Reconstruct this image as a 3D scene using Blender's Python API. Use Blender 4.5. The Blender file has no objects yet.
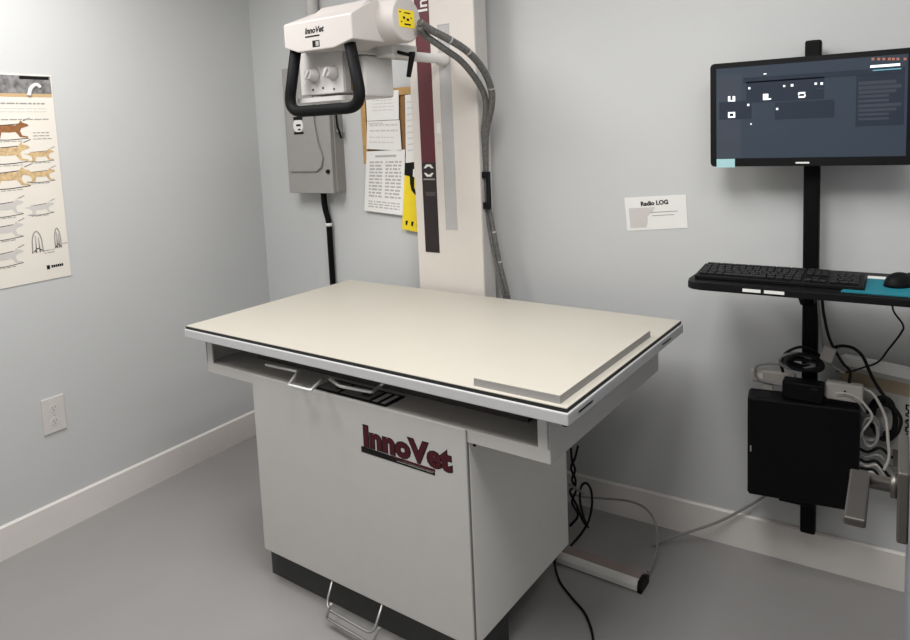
import bpy, bmesh, math, random
from mathutils import Vector, Matrix
random.seed(4)
C = bpy.context.scene.collection
SC = bpy.context.scene
PI = math.pi

# ------------------------------------------------------------------ camera
F, CX, CY = 696.69, 454.29, 205.34
YAW = 0.0510                      # the X-ray table stands turned 2.9 degrees to the room
RX, ROLL, RZ = 1.4646, -0.0428, 0.6245 - YAW
CAM = Vector((2.1765, -1.5307, 1.551))
MR = Matrix.Rotation(RZ, 3, 'Z') @ Matrix.Rotation(RX, 3, 'X') @ Matrix.Rotation(ROLL, 3, 'Z')
T2R = Matrix.Rotation(-YAW, 3, 'Z')
cam = bpy.data.cameras.new('camera')
co = bpy.data.objects.new('camera', cam); C.objects.link(co)
co.matrix_world = Matrix.Translation(CAM) @ MR.to_4x4()
cam.sensor_fit = 'HORIZONTAL'; cam.sensor_width = 36
cam.lens = F / 910 * 36
cam.shift_x = (455 - CX) / 910; cam.shift_y = (CY - 320) / 910
cam.clip_start = 0.01
SC.camera = co

def U(px, py, fr, ax, v):
    """point of the photo on the plane ax = v, in room ('r') or table ('t') coordinates"""
    d = MR @ Vector(((px - CX) / F, -(py - CY) / F, -1)); o = CAM.copy()
    if fr == 't':
        inv = T2R.transposed(); d = inv @ d; o = inv @ o
    i = 'xyz'.index(ax); t = (v - o[i]) / d[i]
    return o + d * t

# ------------------------------------------------------------------ materials
def mat(name, col, rough=.5, metal=0, var=.03, scale=20, bump=0, bscale=200, emit=0, spec=.5, coat=0):
    m = bpy.data.materials.new(name); m.use_nodes = True
    n = m.node_tree.nodes; L = m.node_tree.links; b = n['Principled BSDF']
    tc = n.new('ShaderNodeTexCoord')
    nz = n.new('ShaderNodeTexNoise'); nz.inputs['Scale'].default_value = scale; nz.inputs['Detail'].default_value = 3
    L.new(tc.outputs['Object'], nz.inputs['Vector'])
    rp = n.new('ShaderNodeValToRGB')
    rp.color_ramp.elements[0].position = .3; rp.color_ramp.elements[1].position = .7
    rp.color_ramp.elements[0].color = tuple(max(0, c * (1 - var)) for c in col) + (1,)
    rp.color_ramp.elements[1].color = tuple(min(1, c * (1 + var)) for c in col) + (1,)
    L.new(nz.outputs['Fac'], rp.inputs['Fac']); L.new(rp.outputs['Color'], b.inputs['Base Color'])
    b.inputs['Roughness'].default_value = rough; b.inputs['Metallic'].default_value = metal
    b.inputs['Specular IOR Level'].default_value = spec
    b.inputs['Coat Weight'].default_value = coat
    if emit:
        L.new(rp.outputs['Color'], b.inputs['Emission Color']); b.inputs['Emission Strength'].default_value = emit
    if bump:
        n2 = n.new('ShaderNodeTexNoise'); n2.inputs['Scale'].default_value = bscale
        bp = n.new('ShaderNodeBump'); bp.inputs['Strength'].default_value = bump; bp.inputs['Distance'].default_value = .002
        L.new(tc.outputs['Object'], n2.inputs['Vector']); L.new(n2.outputs['Fac'], bp.inputs['Height']); L.new(bp.outputs['Normal'], b.inputs['Normal'])
    return m
def srgb(r, g, b):
    f = lambda c: (c / 255 / 12.92) if c / 255 <= .04045 else ((c / 255 + .055) / 1.055) ** 2.4
    return (f(r), f(g), f(b))
M = dict(
    wall=mat('wall_paint', srgb(193, 194, 194), .55, var=.012, scale=2, bump=.10, bscale=260, spec=.3),
    ceil=mat('ceiling_paint', (.8, .8, .8), .8),
    floor=mat('vinyl_floor', srgb(142, 140, 139), .42, var=.03, scale=3, bump=.03, bscale=60),
    base=mat('baseboard_vinyl', srgb(216, 211, 207), .45, var=.015),
    white=mat('white_powder_coat', srgb(212, 210, 206), .4, var=.01),
    white2=mat('white_column_enamel', srgb(210, 203, 196), .38, var=.01),
    frame=mat('brushed_frame', srgb(205, 205, 206), .35, .25, var=.02),
    cab=mat('grey_white_cabinet_paint', srgb(192, 190, 187), .42, var=.01),
    ledge=mat('ledge_paint', srgb(176, 172, 167), .5, var=.01),
    cream=mat('cream_laminate', srgb(186, 181, 170), .45, var=.012, scale=6, spec=.35),
    gasket=mat('black_gasket', (.008, .008, .008), .5),
    black=mat('black_plastic', (.004, .004, .0045), .5, var=.1, spec=.18),
    blackm=mat('black_metal', (.0025, .0025, .003), .5, spec=.12),
    blackg=mat('black_grip_rubber', (.004, .004, .0045), .6, var=.1, spec=.14),
    key=mat('keycap_black', (.010, .010, .011), .5, spec=.25),
    grey=mat('grey_enamel', srgb(152, 150, 148), .45, var=.02),
    greyd=mat('mid_grey_panel', srgb(120, 118, 116), .5),  # one even mid grey for seam, strip panels, socket slots and a coil
    lgrey=mat('light_grey_enamel', srgb(190, 187, 184), .42, var=.02),
    plinth=mat('dark_plinth', (.06, .06, .06), .7, spec=.2),  # dark plinth, partly the shade under the cabinet put into its colour
    cabside=mat('lit_cabinet_paint', srgb(224, 222, 218), .42, var=.01),  # cabinet paint made paler, extra light on the side put into the colour
    headw=mat('tube_head_enamel', srgb(186, 180, 176), .4, var=.01),
    notice=mat('notice_print', srgb(172, 169, 166), .7),
    railtop=mat('rail_brown_strip', srgb(140, 126, 120), .5),
    slot=mat('slot_grey', srgb(176, 174, 174), .5),
    maroon=mat('maroon_strip', srgb(88, 30, 38), .45, var=.08, scale=60),
    maroond=mat('maroon_lettering', srgb(70, 16, 24), .5, var=.05, spec=.25),
    darkstrip=mat('dark_scale_strip', srgb(34, 24, 26), .4),
    darkgrey=mat('dark_grey_print', srgb(70, 62, 62), .5),
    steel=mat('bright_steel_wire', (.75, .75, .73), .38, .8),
    pedalsteel=mat('shaded_steel_wire', (.36, .355, .34), .4, .8),  # same steel made darker, the shade on the pedal put into the colour
    steeld=mat('dull_steel', (.17, .155, .145), .4, .8),
    satin=mat('satin_nickel', (.13, .12, .11), .38, .85),
    hose=mat('grey_corrugated_hose', (.13, .127, .122), .4, .25, var=.35, scale=120),
    cgrey=mat('grey_cable_sheath', srgb(128, 128, 126), .5),
    cwhite=mat('white_cable_sheath', srgb(178, 174, 170), .45),
    paper=mat('white_paper', srgb(224, 223, 220), .8, var=.01),
    poster=mat('poster_paper', srgb(222, 216, 206), .6, var=.012, scale=8),
    ink=mat('black_ink', (.006, .006, .006), .65, spec=.2),
    inkg=mat('grey_ink', srgb(150, 146, 142), .7),
    inkl=mat('pale_ink', srgb(196, 191, 188), .7),
    bone=mat('sketch_tan', srgb(196, 168, 126), .7, var=.25, scale=80),
    bone2=mat('sketch_brown', srgb(140, 92, 52), .7, var=.2, scale=80),
    photo=mat('grey_picture_print', srgb(120, 118, 118), .6, var=.5, scale=45),
    tan=mat('tan_print', srgb(190, 160, 120), .6),
    yellow=mat('yellow_print', srgb(232, 205, 30), .5),
    wood=mat('oak_frame', srgb(178, 140, 84), .5, var=.15, scale=40),
    cork=mat('brown_cork', srgb(134, 98, 58), .8, var=.2, scale=150),
    screen=mat('screen_slate', srgb(52, 60, 71), .3, var=.03, scale=6, emit=.25, spec=.2),
    scrd=mat('screen_dark_panel', srgb(40, 47, 58), .35, emit=.25, spec=.2),
    scrl=mat('screen_side_panel', srgb(58, 64, 73), .35, emit=.25, spec=.2),
    scrw=mat('screen_white', srgb(235, 238, 240), .4, emit=.7),
    scrt=mat('screen_teal', srgb(90, 150, 165), .4, emit=.5),
    scro=mat('screen_orange', srgb(150, 92, 72), .4, emit=.5),
    sticky=mat('pale_teal_paper', srgb(160, 200, 205), .7),
    teal=mat('teal_fabric', srgb(10, 112, 128), .7, var=.05, scale=90),
    brass=mat('dull_brass', srgb(150, 115, 70), .4, .5),
    carton=mat('carton_board', srgb(168, 166, 162), .7),
    cartonb=mat('carton_beige_band', srgb(148, 132, 108), .7),
    outlet=mat('outlet_plastic', srgb(205, 200, 196), .4, var=.01),
    door=mat('grey_door_paint', srgb(128, 130, 136), .5),
    adapter=mat('grey_adapter_plastic', srgb(168, 163, 158), .45),
)

# ------------------------------------------------------------------ mesh helpers
def bx(bm, x0, x1, y0, y1, z0, z1, bev=0, seg=2):
    vs = [bm.verts.new((x, y, z)) for x in (x0, x1) for y in (y0, y1) for z in (z0, z1)]
    fs = [bm.faces.new([vs[i] for i in q]) for q in ((0, 1, 3, 2), (4, 6, 7, 5), (0, 4, 5, 1), (2, 3, 7, 6), (0, 2, 6, 4), (1, 5, 7, 3))]
    if bev:
        es = list({e for f in fs for e in f.edges})
        bmesh.ops.bevel(bm, geom=es, offset=bev, segments=seg, profile=.5, affect='EDGES')
def box(*a, **k):
    bm = bmesh.new(); bx(bm, *a, **k); return bm
def prism(bm, pts, axis, a, b, bev=0):
    """polygon pts (2-D) extruded along axis from a to b"""
    def P(p, t):
        return {'x': (t, p[0], p[1]), 'y': (p[0], t, p[1]), 'z': (p[0], p[1], t)}[axis]
    v0 = [bm.verts.new(P(p, a)) for p in pts]; v1 = [bm.verts.new(P(p, b)) for p in pts]
    n = len(pts); fs = [bm.faces.new(v0), bm.faces.new(v1[::-1])]
    for i in range(n): fs.append(bm.faces.new((v0[i], v0[(i + 1) % n], v1[(i + 1) % n], v1[i])))
    if bev:
        es = list({e for f in fs for e in f.edges})
        bmesh.ops.bevel(bm, geom=es, offset=bev, segments=2, profile=.5, affect='EDGES')
    bmesh.ops.recalc_face_normals(bm, faces=[f for f in bm.faces])
def spline(pts, sub=8):
    pts = [Vector(p) for p in pts]
    if len(pts) < 3 or sub < 2: return pts
    P = [pts[0] * 2 - pts[1]] + pts + [pts[-1] * 2 - pts[-2]]; out = []
    for i in range(1, len(P) - 2):
        for k in range(sub):
            t = k / sub; a, b, c, d = P[i - 1], P[i], P[i + 1], P[i + 2]
            out.append(.5 * ((2 * b) + (c - a) * t + (2 * a - 5 * b + 4 * c - d) * t * t + (3 * b - 3 * c + d - a) * t ** 3))
    out.append(pts[-1]); return out
def tube(bm, pts, r, seg=10, sub=8, rings=None):
    p = spline(pts, sub)
    n = len(p); T = [(p[min(i + 1, n - 1)] - p[max(i - 1, 0)]).normalized() for i in range(n)]
    up = Vector((0, 0, 1)) if abs(T[0].z) < .9 else Vector((1, 0, 0))
    N = (up - T[0] * up.dot(T[0])).normalized(); R = []
    for i in range(n):
        N = (N - T[i] * N.dot(T[i])).normalized(); B = T[i].cross(N)
        rr = r(i / (n - 1)) if callable(r) else r
        if rings: rr = rr * (1 + .10 * (i % 2))
        R.append([bm.verts.new(p[i] + (N * math.cos(a) + B * math.sin(a)) * rr) for a in [2 * PI * k / seg for k in range(seg)]])
    for i in range(n - 1):
        for k in range(seg):
            f = bm.faces.new((R[i][k], R[i][(k + 1) % seg], R[i + 1][(k + 1) % seg], R[i + 1][k])); f.smooth = True
    bm.faces.new(R[0][::-1]); bm.faces.new(R[-1])
def TB(pts, r, **k):
    bm = bmesh.new(); tube(bm, pts, r, **k); return bm
def roundpath(pts, rad, n=5):
    """polyline with its corners rounded"""
    pts = [Vector(p) for p in pts]; out = [pts[0]]
    for i in range(1, len(pts) - 1):
        a = (pts[i - 1] - pts[i]); b = (pts[i + 1] - pts[i]); r = min(rad, a.length * .48, b.length * .48)
        A = pts[i] + a.normalized() * r; B = pts[i] + b.normalized() * r
        for k in range(n + 1):
            t = k / n; out.append(A * (1 - t) ** 2 + pts[i] * 2 * t * (1 - t) + B * t * t)
    out.append(pts[-1]); return out
def lathe(bm, prof, c, axis, seg=32):
    """prof: list of (along, radius)"""
    R = []
    for a, r in prof:
        ring = []
        for k in range(seg):
            t = 2 * PI * k / seg; u, v = r * math.cos(t), r * math.sin(t)
            q = {'x': (a, u, v), 'y': (u, a, v), 'z': (u, v, a)}[axis]
            ring.append(bm.verts.new(Vector(q) + Vector(c)))
        R.append(ring)
    for i in range(len(R) - 1):
        for k in range(seg):
            f = bm.faces.new((R[i][k], R[i][(k + 1) % seg], R[i + 1][(k + 1) % seg], R[i + 1][k])); f.smooth = True
    bm.faces.new(R[0]); bm.faces.new(R[-1])
    bmesh.ops.recalc_face_normals(bm, faces=[f for f in bm.faces])
def LT(prof, c, axis, seg=32):
    bm = bmesh.new(); lathe(bm, prof, c, axis, seg); return bm
def rrect(x0, x1, y0, y1, r, n=5):
    out = []
    for cx, cy, a in ((x1 - r, y1 - r, 0), (x0 + r, y1 - r, PI / 2), (x0 + r, y0 + r, PI), (x1 - r, y0 + r, 1.5 * PI)):
        for k in range(n + 1): out.append((cx + r * math.cos(a + PI / 2 * k / n), cy + r * math.sin(a + PI / 2 * k / n)))
    return out
def PR(pts, axis, a, b, bev=0):
    bm = bmesh.new(); prism(bm, pts, axis, a, b, bev); return bm
def text_bm(s, size, mtx, bold=0, depth=.0004, shear=0, spacing=1):
    cu = bpy.data.curves.new('lettering', 'FONT'); cu.body = s; cu.size = size; cu.offset = bold; cu.extrude = depth; cu.shear = shear
    cu.space_character = spacing; cu.resolution_u = 3
    o = bpy.data.objects.new('lettering', cu); C.objects.link(o)
    dg = bpy.context.evaluated_depsgraph_get(); me = bpy.data.meshes.new_from_object(o.evaluated_get(dg))
    bm = bmesh.new(); bm.from_mesh(me); bm.transform(mtx)
    bpy.data.objects.remove(o); bpy.data.curves.remove(cu); bpy.data.meshes.remove(me)
    return bm
def text_w(bm):
    xs = [v.co.x for v in bm.verts]; return min(xs), max(xs)

# ------------------------------------------------------------------ objects
BASE = {}
def thing(name, label, cat, base, fr='r', group=None):
    o = bpy.data.objects.new(name, None); C.objects.link(o); o.empty_display_size = .05
    b = Vector(base); BASE[o] = (b, fr)
    o.location = (T2R @ b) if fr == 't' else b
    o.rotation_euler = (0, 0, -YAW if fr == 't' else 0)
    o['label'] = label; o['category'] = cat
    if group: o['group'] = group
    return o
def part(name, bm, m, parent, label=None):
    b, fr = BASE[parent]
    me = bpy.data.meshes.new(name); bm.transform(Matrix.Translation(-b)); bm.to_mesh(me); bm.free()
    me.materials.append(M[m])
    o = bpy.data.objects.new(name, me); C.objects.link(o); o.parent = parent; BASE[o] = (b, fr)
    if label: o['label'] = label
    return o
def solo(name, bm, m, label, cat, base, fr='r', group=None):
    b = Vector(base); me = bpy.data.meshes.new(name); bm.transform(Matrix.Translation(-b)); bm.to_mesh(me); bm.free()
    me.materials.append(M[m]); o = bpy.data.objects.new(name, me); C.objects.link(o); BASE[o] = (b, fr)
    o.location = (T2R @ b) if fr == 't' else b; o.rotation_euler = (0, 0, -YAW if fr == 't' else 0)
    o['label'] = label; o['category'] = cat
    if group: o['group'] = group
    return o
def struct(name, bm, m):
    me = bpy.data.meshes.new(name); bm.to_mesh(me); bm.free(); me.materials.append(M[m])
    o = bpy.data.objects.new(name, me); C.objects.link(o); o['kind'] = 'structure'; BASE[o] = (Vector((0, 0, 0)), 'r')
    return o

# ------------------------------------------------------------------ room shell
XL, YB, XR, YF, ZC = -.6807, 1.017, 2.75, -2.3, 2.55
struct('floor', box(XL - .1, XR + .1, YF - .1, YB + .1, -.1, 0), 'floor')
struct('ceiling', box(XL - .1, XR + .1, YF - .1, YB + .1, ZC, ZC + .1), 'ceil')
struct('wall_left', box(XL - .1, XL, YF - .1, YB + .1, 0, ZC), 'wall')
struct('wall_back', box(XL, XR, YB, YB + .1, 0, ZC), 'wall')
struct('wall_right', box(XR, XR + .1, YF - .1, YB + .1, 0, ZC), 'wall')
struct('wall_front', box(XL, XR, YF - .1, YF, 0, ZC), 'wall')
HB = .130
def baseboard(axis):
    bm = bmesh.new()
    if axis == 'l': prism(bm, [(XL, .0), (XL + .012, 0), (XL + .012, HB - .006), (XL + .006, HB), (XL, HB)], 'y', YF, YB - .012)
    else: prism(bm, [(YB, 0), (YB - .012, 0), (YB - .012, HB - .006), (YB - .006, HB), (YB, HB)], 'x', XL, XR)
    return bm
struct('baseboard_left', baseboard('l'), 'base'); struct('baseboard_back', baseboard('b'), 'base')

# ------------------------------------------------------------------ X-ray table (table frame)
TX, TY, TZ = 1.5323, .8564, .88
tb = thing('xray_table', 'white veterinary x-ray table with cream top and maroon lettering on its cabinet', 'table', (.766, .43, 0), 't')
YC = .0444
part('table_frame', box(0, TX, 0, TY, .849, .880, bev=.003), 'frame', tb)
part('gasket', box(.005, TX - .005, .005, TY - .005, .878, .8895), 'gasket', tb, 'black rubber gasket line')
part('tabletop', box(.0055, TX - .0055, .0055, TY - .0055, .8885, .892, bev=.001), 'cream', tb)
for y0, y1 in ((U(579, 422, 't', 'x', TX).y, U(593, 411, 't', 'x', TX).y), (U(662.5, 351, 't', 'x', TX).y, U(671, 343.8, 't', 'x', TX).y)):
    part('frame_slot', box(TX - .004, TX + .0006, y0, y1, .862, .8675), 'gasket', tb, 'black slot in the frame edge')
part('frame_foot', LT([(0, .009), (.008, .009)], (1.515, .018, .842), 'z', 16), 'black', tb)
# carriage : a long folded channel under the top, with a plate at each end
X0, X1 = .062, 1.4585; ZB = .7203; ZI = .7545
def carriage():
    bm = bmesh.new()
    bx(bm, X0, X1, YC, .80, ZB, ZI, bev=.0015)
    return bm
part('carriage_shelf', carriage(), 'ledge', tb)
part('carriage_lip', box(X0, X1, YC - .0022, YC + .002, ZB - .0008, ZI + .0005), 'cab', tb)
for xa, xb, xo in ((X0, X0 + .034, X0), (X1 - .033, X1, X1 - .006)):
    bm = bmesh.new(); bx(bm, xa, xb, YC - .002, YC + .004, ZI, .849); bx(bm, xo - .0012, xo + .0072, YC - .002, .82, ZB - .002, .849, bev=.001)
    part('end_plate', bm, 'cab', tb)
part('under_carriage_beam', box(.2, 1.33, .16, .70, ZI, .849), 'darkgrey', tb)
# cabinet
CX0, CX1, CY1, CZ0 = .3204, 1.2105, .6147, .123
part('cabinet', box(CX0, CX1, YC + .003, CY1, CZ0, ZB, bev=.002), 'cabside', tb)
part('front_panel', box(CX0 - .001, CX1 - .003, YC - .008, YC + .001, CZ0 - .001, ZI + .001, bev=.0025), 'cab', tb)
part('panel_seam', box(CX1 - .0035, CX1 - .001, YC - .0035, YC + .006, CZ0, ZB + .03), 'greyd', tb)
p = U(474, 444.5, 't', 'x', CX1)
part('bolt', LT([(0, .0055), (.005, .0055), (.007, .003)], (CX1 - .001, p.y, p.z), 'x', 14), 'black', tb)
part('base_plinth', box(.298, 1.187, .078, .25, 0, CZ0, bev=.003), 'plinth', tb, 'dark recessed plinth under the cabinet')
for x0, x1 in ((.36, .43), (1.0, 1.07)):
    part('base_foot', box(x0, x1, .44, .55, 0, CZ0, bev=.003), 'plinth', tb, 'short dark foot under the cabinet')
# lettering
a = U(365, 424, 't', 'y', YC - .008); b = U(452, 469.5, 't', 'y', YC - .008)
PL = Matrix.Translation((0, YC - .008, 0)) @ Matrix.Rotation(PI / 2, 4, 'X')
def logo(bold, dz, ybase):
    bm = text_bm('InnoVet', .088, Matrix.Identity(4), bold=bold, depth=.0005, spacing=1.03)
    return bm
bm0 = logo(.0034, 0, 0); mn, mx = text_w(bm0); ys = [v.co.y for v in bm0.verts]; hmax = max(ys)
xA, xB = .833, 1.158; zT = .686; zb = .624
S = Matrix.Diagonal(((xB - xA) / (mx - mn), (zT - zb) / hmax, 1, 1))
for nm, bold, off, m_ in (('lettering_outline', .0060, .0004, 'ink'), ('lettering', .0034, .0011, 'maroond')):
    bm = text_bm('InnoVet', .088, Matrix.Identity(4), bold=bold, depth=.0004, spacing=1.03)
    bm.transform(Matrix.Translation((xA, YC - .008 - off, zb + .001)) @ Matrix.Rotation(PI / 2, 4, 'X') @ S @ Matrix.Translation((-mn, 0, 0)))
    part(nm, bm, m_, tb, 'maroon InnoVet lettering' if m_ == 'maroond' else 'dark outline behind the lettering')
bm = bmesh.new(); yl = YC - .008
prism(bm, [(.819, .600), (1.098, .598), (1.098, .6065), (.99, .6085), (.93, .6165), (.820, .6185)], 'y', yl - .0008, yl)
part('logo_bar', bm, 'ink', tb)
bm = bmesh.new(); prism(bm, [(.94, .6125), (1.0, .6100), (1.099, .6085), (1.099, .6160), (.937, .6175)], 'y', yl - .0009, yl)
part('logo_bar', bm, 'maroond', tb)
bm = bmesh.new(); prism(bm, [(.96, .6050), (1.092, .6035), (1.092, .6052), (.96, .6068)], 'y', yl - .0011, yl)
part('logo_fine_line', bm, 'inkg', tb)
# control strip lying on the ledge under the top
z = ZI + .0025
q = [U(321, 389.5, 't', 'z', z), U(382, 408.5, 't', 'z', z)]
y0 = YC + .004; y1 = y0 + .09; xa, xb = q[0].x - .03, q[1].x
cs = part('control_strip', box(xa, xb, y0, y1, ZI, z, bev=.0008), 'black', tb, 'black control strip on the ledge')
for u0, u1, m_ in ((.02, .30, 'greyd'), (.34, .74, 'greyd'), (.79, .85, 'lgrey'), (.90, .95, 'lgrey')):
    w = xb - xa
    part('strip_panel', box(xa + u0 * w, xa + u1 * w, y0 + .012, y1 - .01, z, z + .0006), m_, cs)
for u in (.22, .58):
    part('strip_button', box(xa + u * w, xa + (u + .1) * w, y0 + .03, y0 + .052, z, z + .003, bev=.001), 'gasket', cs)
# wire brake handles that stick out under the front of the top
def wire(px, zz, r=.0055, rad=.007, name='wire_handle'):
    pts = [U(x, y, 't', 'z', zz_) for (x, y), zz_ in zip(px, zz)]
    part(name, TB(roundpath(pts, rad), r, sub=1, seg=8), 'steel', tb, 'bent bright steel wire handle')
wire([(266, 364.5), (298.4, 371.5), (288.7, 385), (310.5, 390.6), (323, 379)], [.80, .80, .79, .79, .80])
wire([(330, 379), (340, 386), (372, 392.2), (380, 386), (384, 383)], [.80, .79, .785, .79, .80])
# foot pedal wires
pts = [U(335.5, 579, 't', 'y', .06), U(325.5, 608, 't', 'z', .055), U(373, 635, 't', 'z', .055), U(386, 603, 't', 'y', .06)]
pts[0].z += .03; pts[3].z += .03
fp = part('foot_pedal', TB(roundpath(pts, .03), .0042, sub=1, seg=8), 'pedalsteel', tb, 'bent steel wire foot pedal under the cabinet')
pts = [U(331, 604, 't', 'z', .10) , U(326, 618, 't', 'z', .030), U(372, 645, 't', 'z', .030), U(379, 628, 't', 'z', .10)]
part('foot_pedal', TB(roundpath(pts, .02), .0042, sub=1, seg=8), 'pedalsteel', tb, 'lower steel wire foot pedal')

# L-shaped edge stop lying on the table top
zt = .892; h = .021
A_ = U(472.5, 378.5, 't', 'z', zt + h); B_ = U(561, 395, 't', 'z', zt + h); D_ = U(650, 333.5, 't', 'z', zt + h)
xb_, ya_ = B_.x, (A_.y + B_.y) / 2; D_ = U(650.3, 333, 't', 'x', xb_)
st = thing('edge_stop', 'grey L-shaped edge stop lying on the right front corner of the cream table top', 'edge stop', (xb_, ya_, zt), 't')
bm = bmesh.new(); w = .012
L = [(A_.x, ya_), (xb_, ya_), (xb_, D_.y), (xb_ - w, D_.y), (xb_ - w, ya_ + w), (A_.x, ya_ + w)]
prism(bm, L, 'z', zt, zt + h - .0012); part('stop_body', bm, 'grey', st)
bm = bmesh.new(); prism(bm, [(x - .0006 * (x == xb_), y + .0006 * (y == ya_)) for x, y in L], 'z', zt + h - .0012, zt + h); part('stop_top', bm, 'cream', st, 'cream top strip')

# ------------------------------------------------------------------ tube stand: column, arm, tube head
ts = thing('xray_tube_stand', 'tall white column with maroon strip carrying the x-ray tube head over the table', 'x-ray machine', (.557, .93, 0), 't')
KX0, KX1, KY0, KY1 = .3905, .7228, .885, .972
part('column', box(KX0, KX1, KY0, KY1, 0, 2.46, bev=.003), 'white2', ts)
part('column_side', box(KX1 - .001, KX1 + .0015, KY0 + .006, KY1 - .002, .01, 2.45), 'lgrey', ts, 'grey side cover of the column')
part('scale_strip', box(.4335, .5065, KY0 - .002, KY0 + .002, 1.36, 2.455), 'maroon', ts, 'maroon strip')
part('scale_strip', box(.4330, .5065, KY0 - .002, KY0 + .002, 1.0455, 1.36), 'darkstrip', ts, 'black lower end of the strip')
part('scale_mark', box(.440, .5, KY0 - .0026, KY0 - .001, 1.352, 1.358), 'inkg', ts, 'grey line across the strip')
part('scale_mark', box(.449, .499, KY0 - .0026, KY0 - .001, 1.285, 1.302), 'darkgrey', ts, 'faint grey mark')
part('scale_mark', box(.448, .499, KY0 - .0026, KY0 - .001, 1.175, 1.215), 'darkstrip', ts)
bm = bmesh.new()                                                    # two white chevrons, mirrored
cx_ = .470
for sgn, zc in ((1, 1.395), (-1, 1.388)):
    prism(bm, [(cx_ - .026, zc + sgn * .006), (cx_ - .012, zc + sgn * .022), (cx_ + .012, zc + sgn * .022), (cx_ + .026, zc + sgn * .006), (cx_ + .014, zc + sgn * .006), (cx_ + .006, zc + sgn * .013), (cx_ - .006, zc + sgn * .013), (cx_ - .014, zc + sgn * .006)], 'y', KY0 - .003, KY0 - .001)
part('emblem_patch', box(.4335, .5065, KY0 - .0024, KY0 - .001, 1.36, 1.425), 'darkstrip', ts)
part('emblem', bm, 'paper', ts, 'white double chevron emblem')
bm = text_bm('InnoVet', .075, Matrix.Identity(4), bold=.001, depth=.0005)
bm.transform(Matrix.Translation((.5, KY0 - .002, 2.035)) @ Matrix.Rotation(PI / 2, 4, 'X') @ Matrix.Rotation(PI / 2, 4, 'Z'))
part('strip_lettering', bm, 'paper', ts, 'white InnoVet lettering running up the maroon strip')
part('arm_slot', box(.548, .604, KY0 - .0012, KY0 + .002, 1.1455, 1.974), 'slot', ts, 'grey vertical slot')
bm = bmesh.new(); bx(bm, .5465, .6055, KY0 - .0014, KY0 + .001, 1.9735, 1.977); bx(bm, .5465, .548, KY0 - .0014, KY0 + .001, 1.1445, 1.977)
part('slot_edge', bm, 'grey', ts)
part('column_label', box(.521, .539, KY0 - .0008, KY0 + .001, 1.545, 1.585), 'paper', ts)
part('column_label', box(.521, .539, KY0 - .0008, KY0 + .001, 1.50, 1.507), 'inkl', ts)
AX, AZ = .578, 1.8377
arm = part('support_arm', LT([(-.30, .0185), (-.05, .0185), (-.045, .024), (-.012, .026), (-.002, .026), (0, .02)], (AX, KY0, AZ), 'y', 24), 'white', ts)
# tube housing : a cylinder along the table with a flat cap
HY, HZ, HR = .475, 1.937, .078
HX = .722
th = part('tube_housing', LT([(.36, .05), (.372, .074), (.39, HR), (HX - .006, HR), (HX, HR - .006)], (0, HY, HZ), 'x', 48), 'headw', ts)
c1 = U(401, 10.5, 't', 'x', HX); c2 = U(415.3, 25.5, 't', 'x', HX)
yl0, yl1 = HY - .044, HY + .040; zl0, zl1 = HZ - .029, HZ + .030
lb = part('warning_label', box(HX - .001, HX + .0008, yl0, yl1, zl0, zl1, bev=.0003), 'yellow', th, 'yellow warning sticker on the end cap')
bm = bmesh.new()
for y, zz, wy, wz in ((.008, .050, .010, .004), (.046, .049, .032, .004), (.028, .032, .011, .008), (.048, .027, .013, .008), (.066, .034, .008, .004), (.046, .011, .034, .005), (.014, .018, .007, .004)):
    bx(bm, HX + .0006, HX + .0014, yl0 + y - wy / 2, yl0 + y + wy / 2, zl0 + zz - wz / 2, zl0 + zz + wz / 2)
part('sticker_print', bm, 'ink', lb)
part('cap_screw', LT([(0, .004), (.003, .004)], (.60, HY - HR - .002, HZ + .005), 'y', 10), 'black', th)
# control head in front of it
GY, GYB = .28, .44
def gx(px, py): return U(px, py, 't', 'y', GY)
TL, BL, BB, BR0, BR1, TR = gx(283.2, 26), gx(284, 48.5), gx(298, 52.6), gx(334, 48.2), gx(351, 40), gx(351, 12)
ztop = (TL.z + TR.z) / 2
face = [(TL.x, ztop), (TL.x, BL.z), (BB.x, BB.z), (BR0.x, BB.z - .001), (TR.x, BR1.z + .004), (TR.x, ztop)]
bm = bmesh.new()
v0 = [bm.verts.new((x, GY, z_)) for x, z_ in face]
v1 = [bm.verts.new((x, GYB, z_)) for x, z_ in face]
tp = [bm.verts.new(c) for c in ((TL.x + .05, GY + .10, ztop + .044), (TR.x, GY + .10, ztop + .050), (TL.x + .05, GYB, ztop + .044), (TR.x, GYB, ztop + .050))]
lf = bm.verts.new((TL.x + .02, GY + .10, ztop + .006))
bm.faces.new(v0)
for i in range(1, 4): bm.faces.new((v0[i], v1[i], v1[i + 1], v0[i + 1]))
bm.faces.new((v0[0], v1[0], v1[1], v0[1])); bm.faces.new((v0[4], v1[4], v1[5], tp[3], tp[1], v0[5]))
bm.faces.new((v0[0], v0[5], tp[1], tp[0])); bm.faces.new((tp[0], tp[1], tp[3], tp[2]))
bm.faces.new((v0[0], tp[0], tp[2], v1[0])); bm.faces.new((v1[0], tp[2], tp[3], v1[5], v1[4], v1[3], v1[2], v1[1]))
bm.verts.remove(lf)
bmesh.ops.recalc_face_normals(bm, faces=bm.faces[:])
bmesh.ops.bevel(bm, geom=bm.edges[:], offset=.004, segments=2, profile=.5, affect='EDGES')
ch = part('control_head', bm, 'headw', ts)
xm = TL.x + .45 * (TR.x - TL.x)
part('head_cover', PR([(GY + .018, ztop + .004), (GY + .1, ztop + .058), (GYB, ztop + .058), (GYB, ztop)], 'x', xm - .055, TR.x - .01, bev=.003), 'headw', ch)
a = gx(305, 33); 
bm = text_bm('InnoVet', .026, Matrix.Identity(4), bold=.0008, depth=.0004, shear=.25)
mn, mx = text_w(bm); s_ = (gx(324, 30).x - a.x) / (mx - mn)
lz = BB.z + .058
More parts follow.
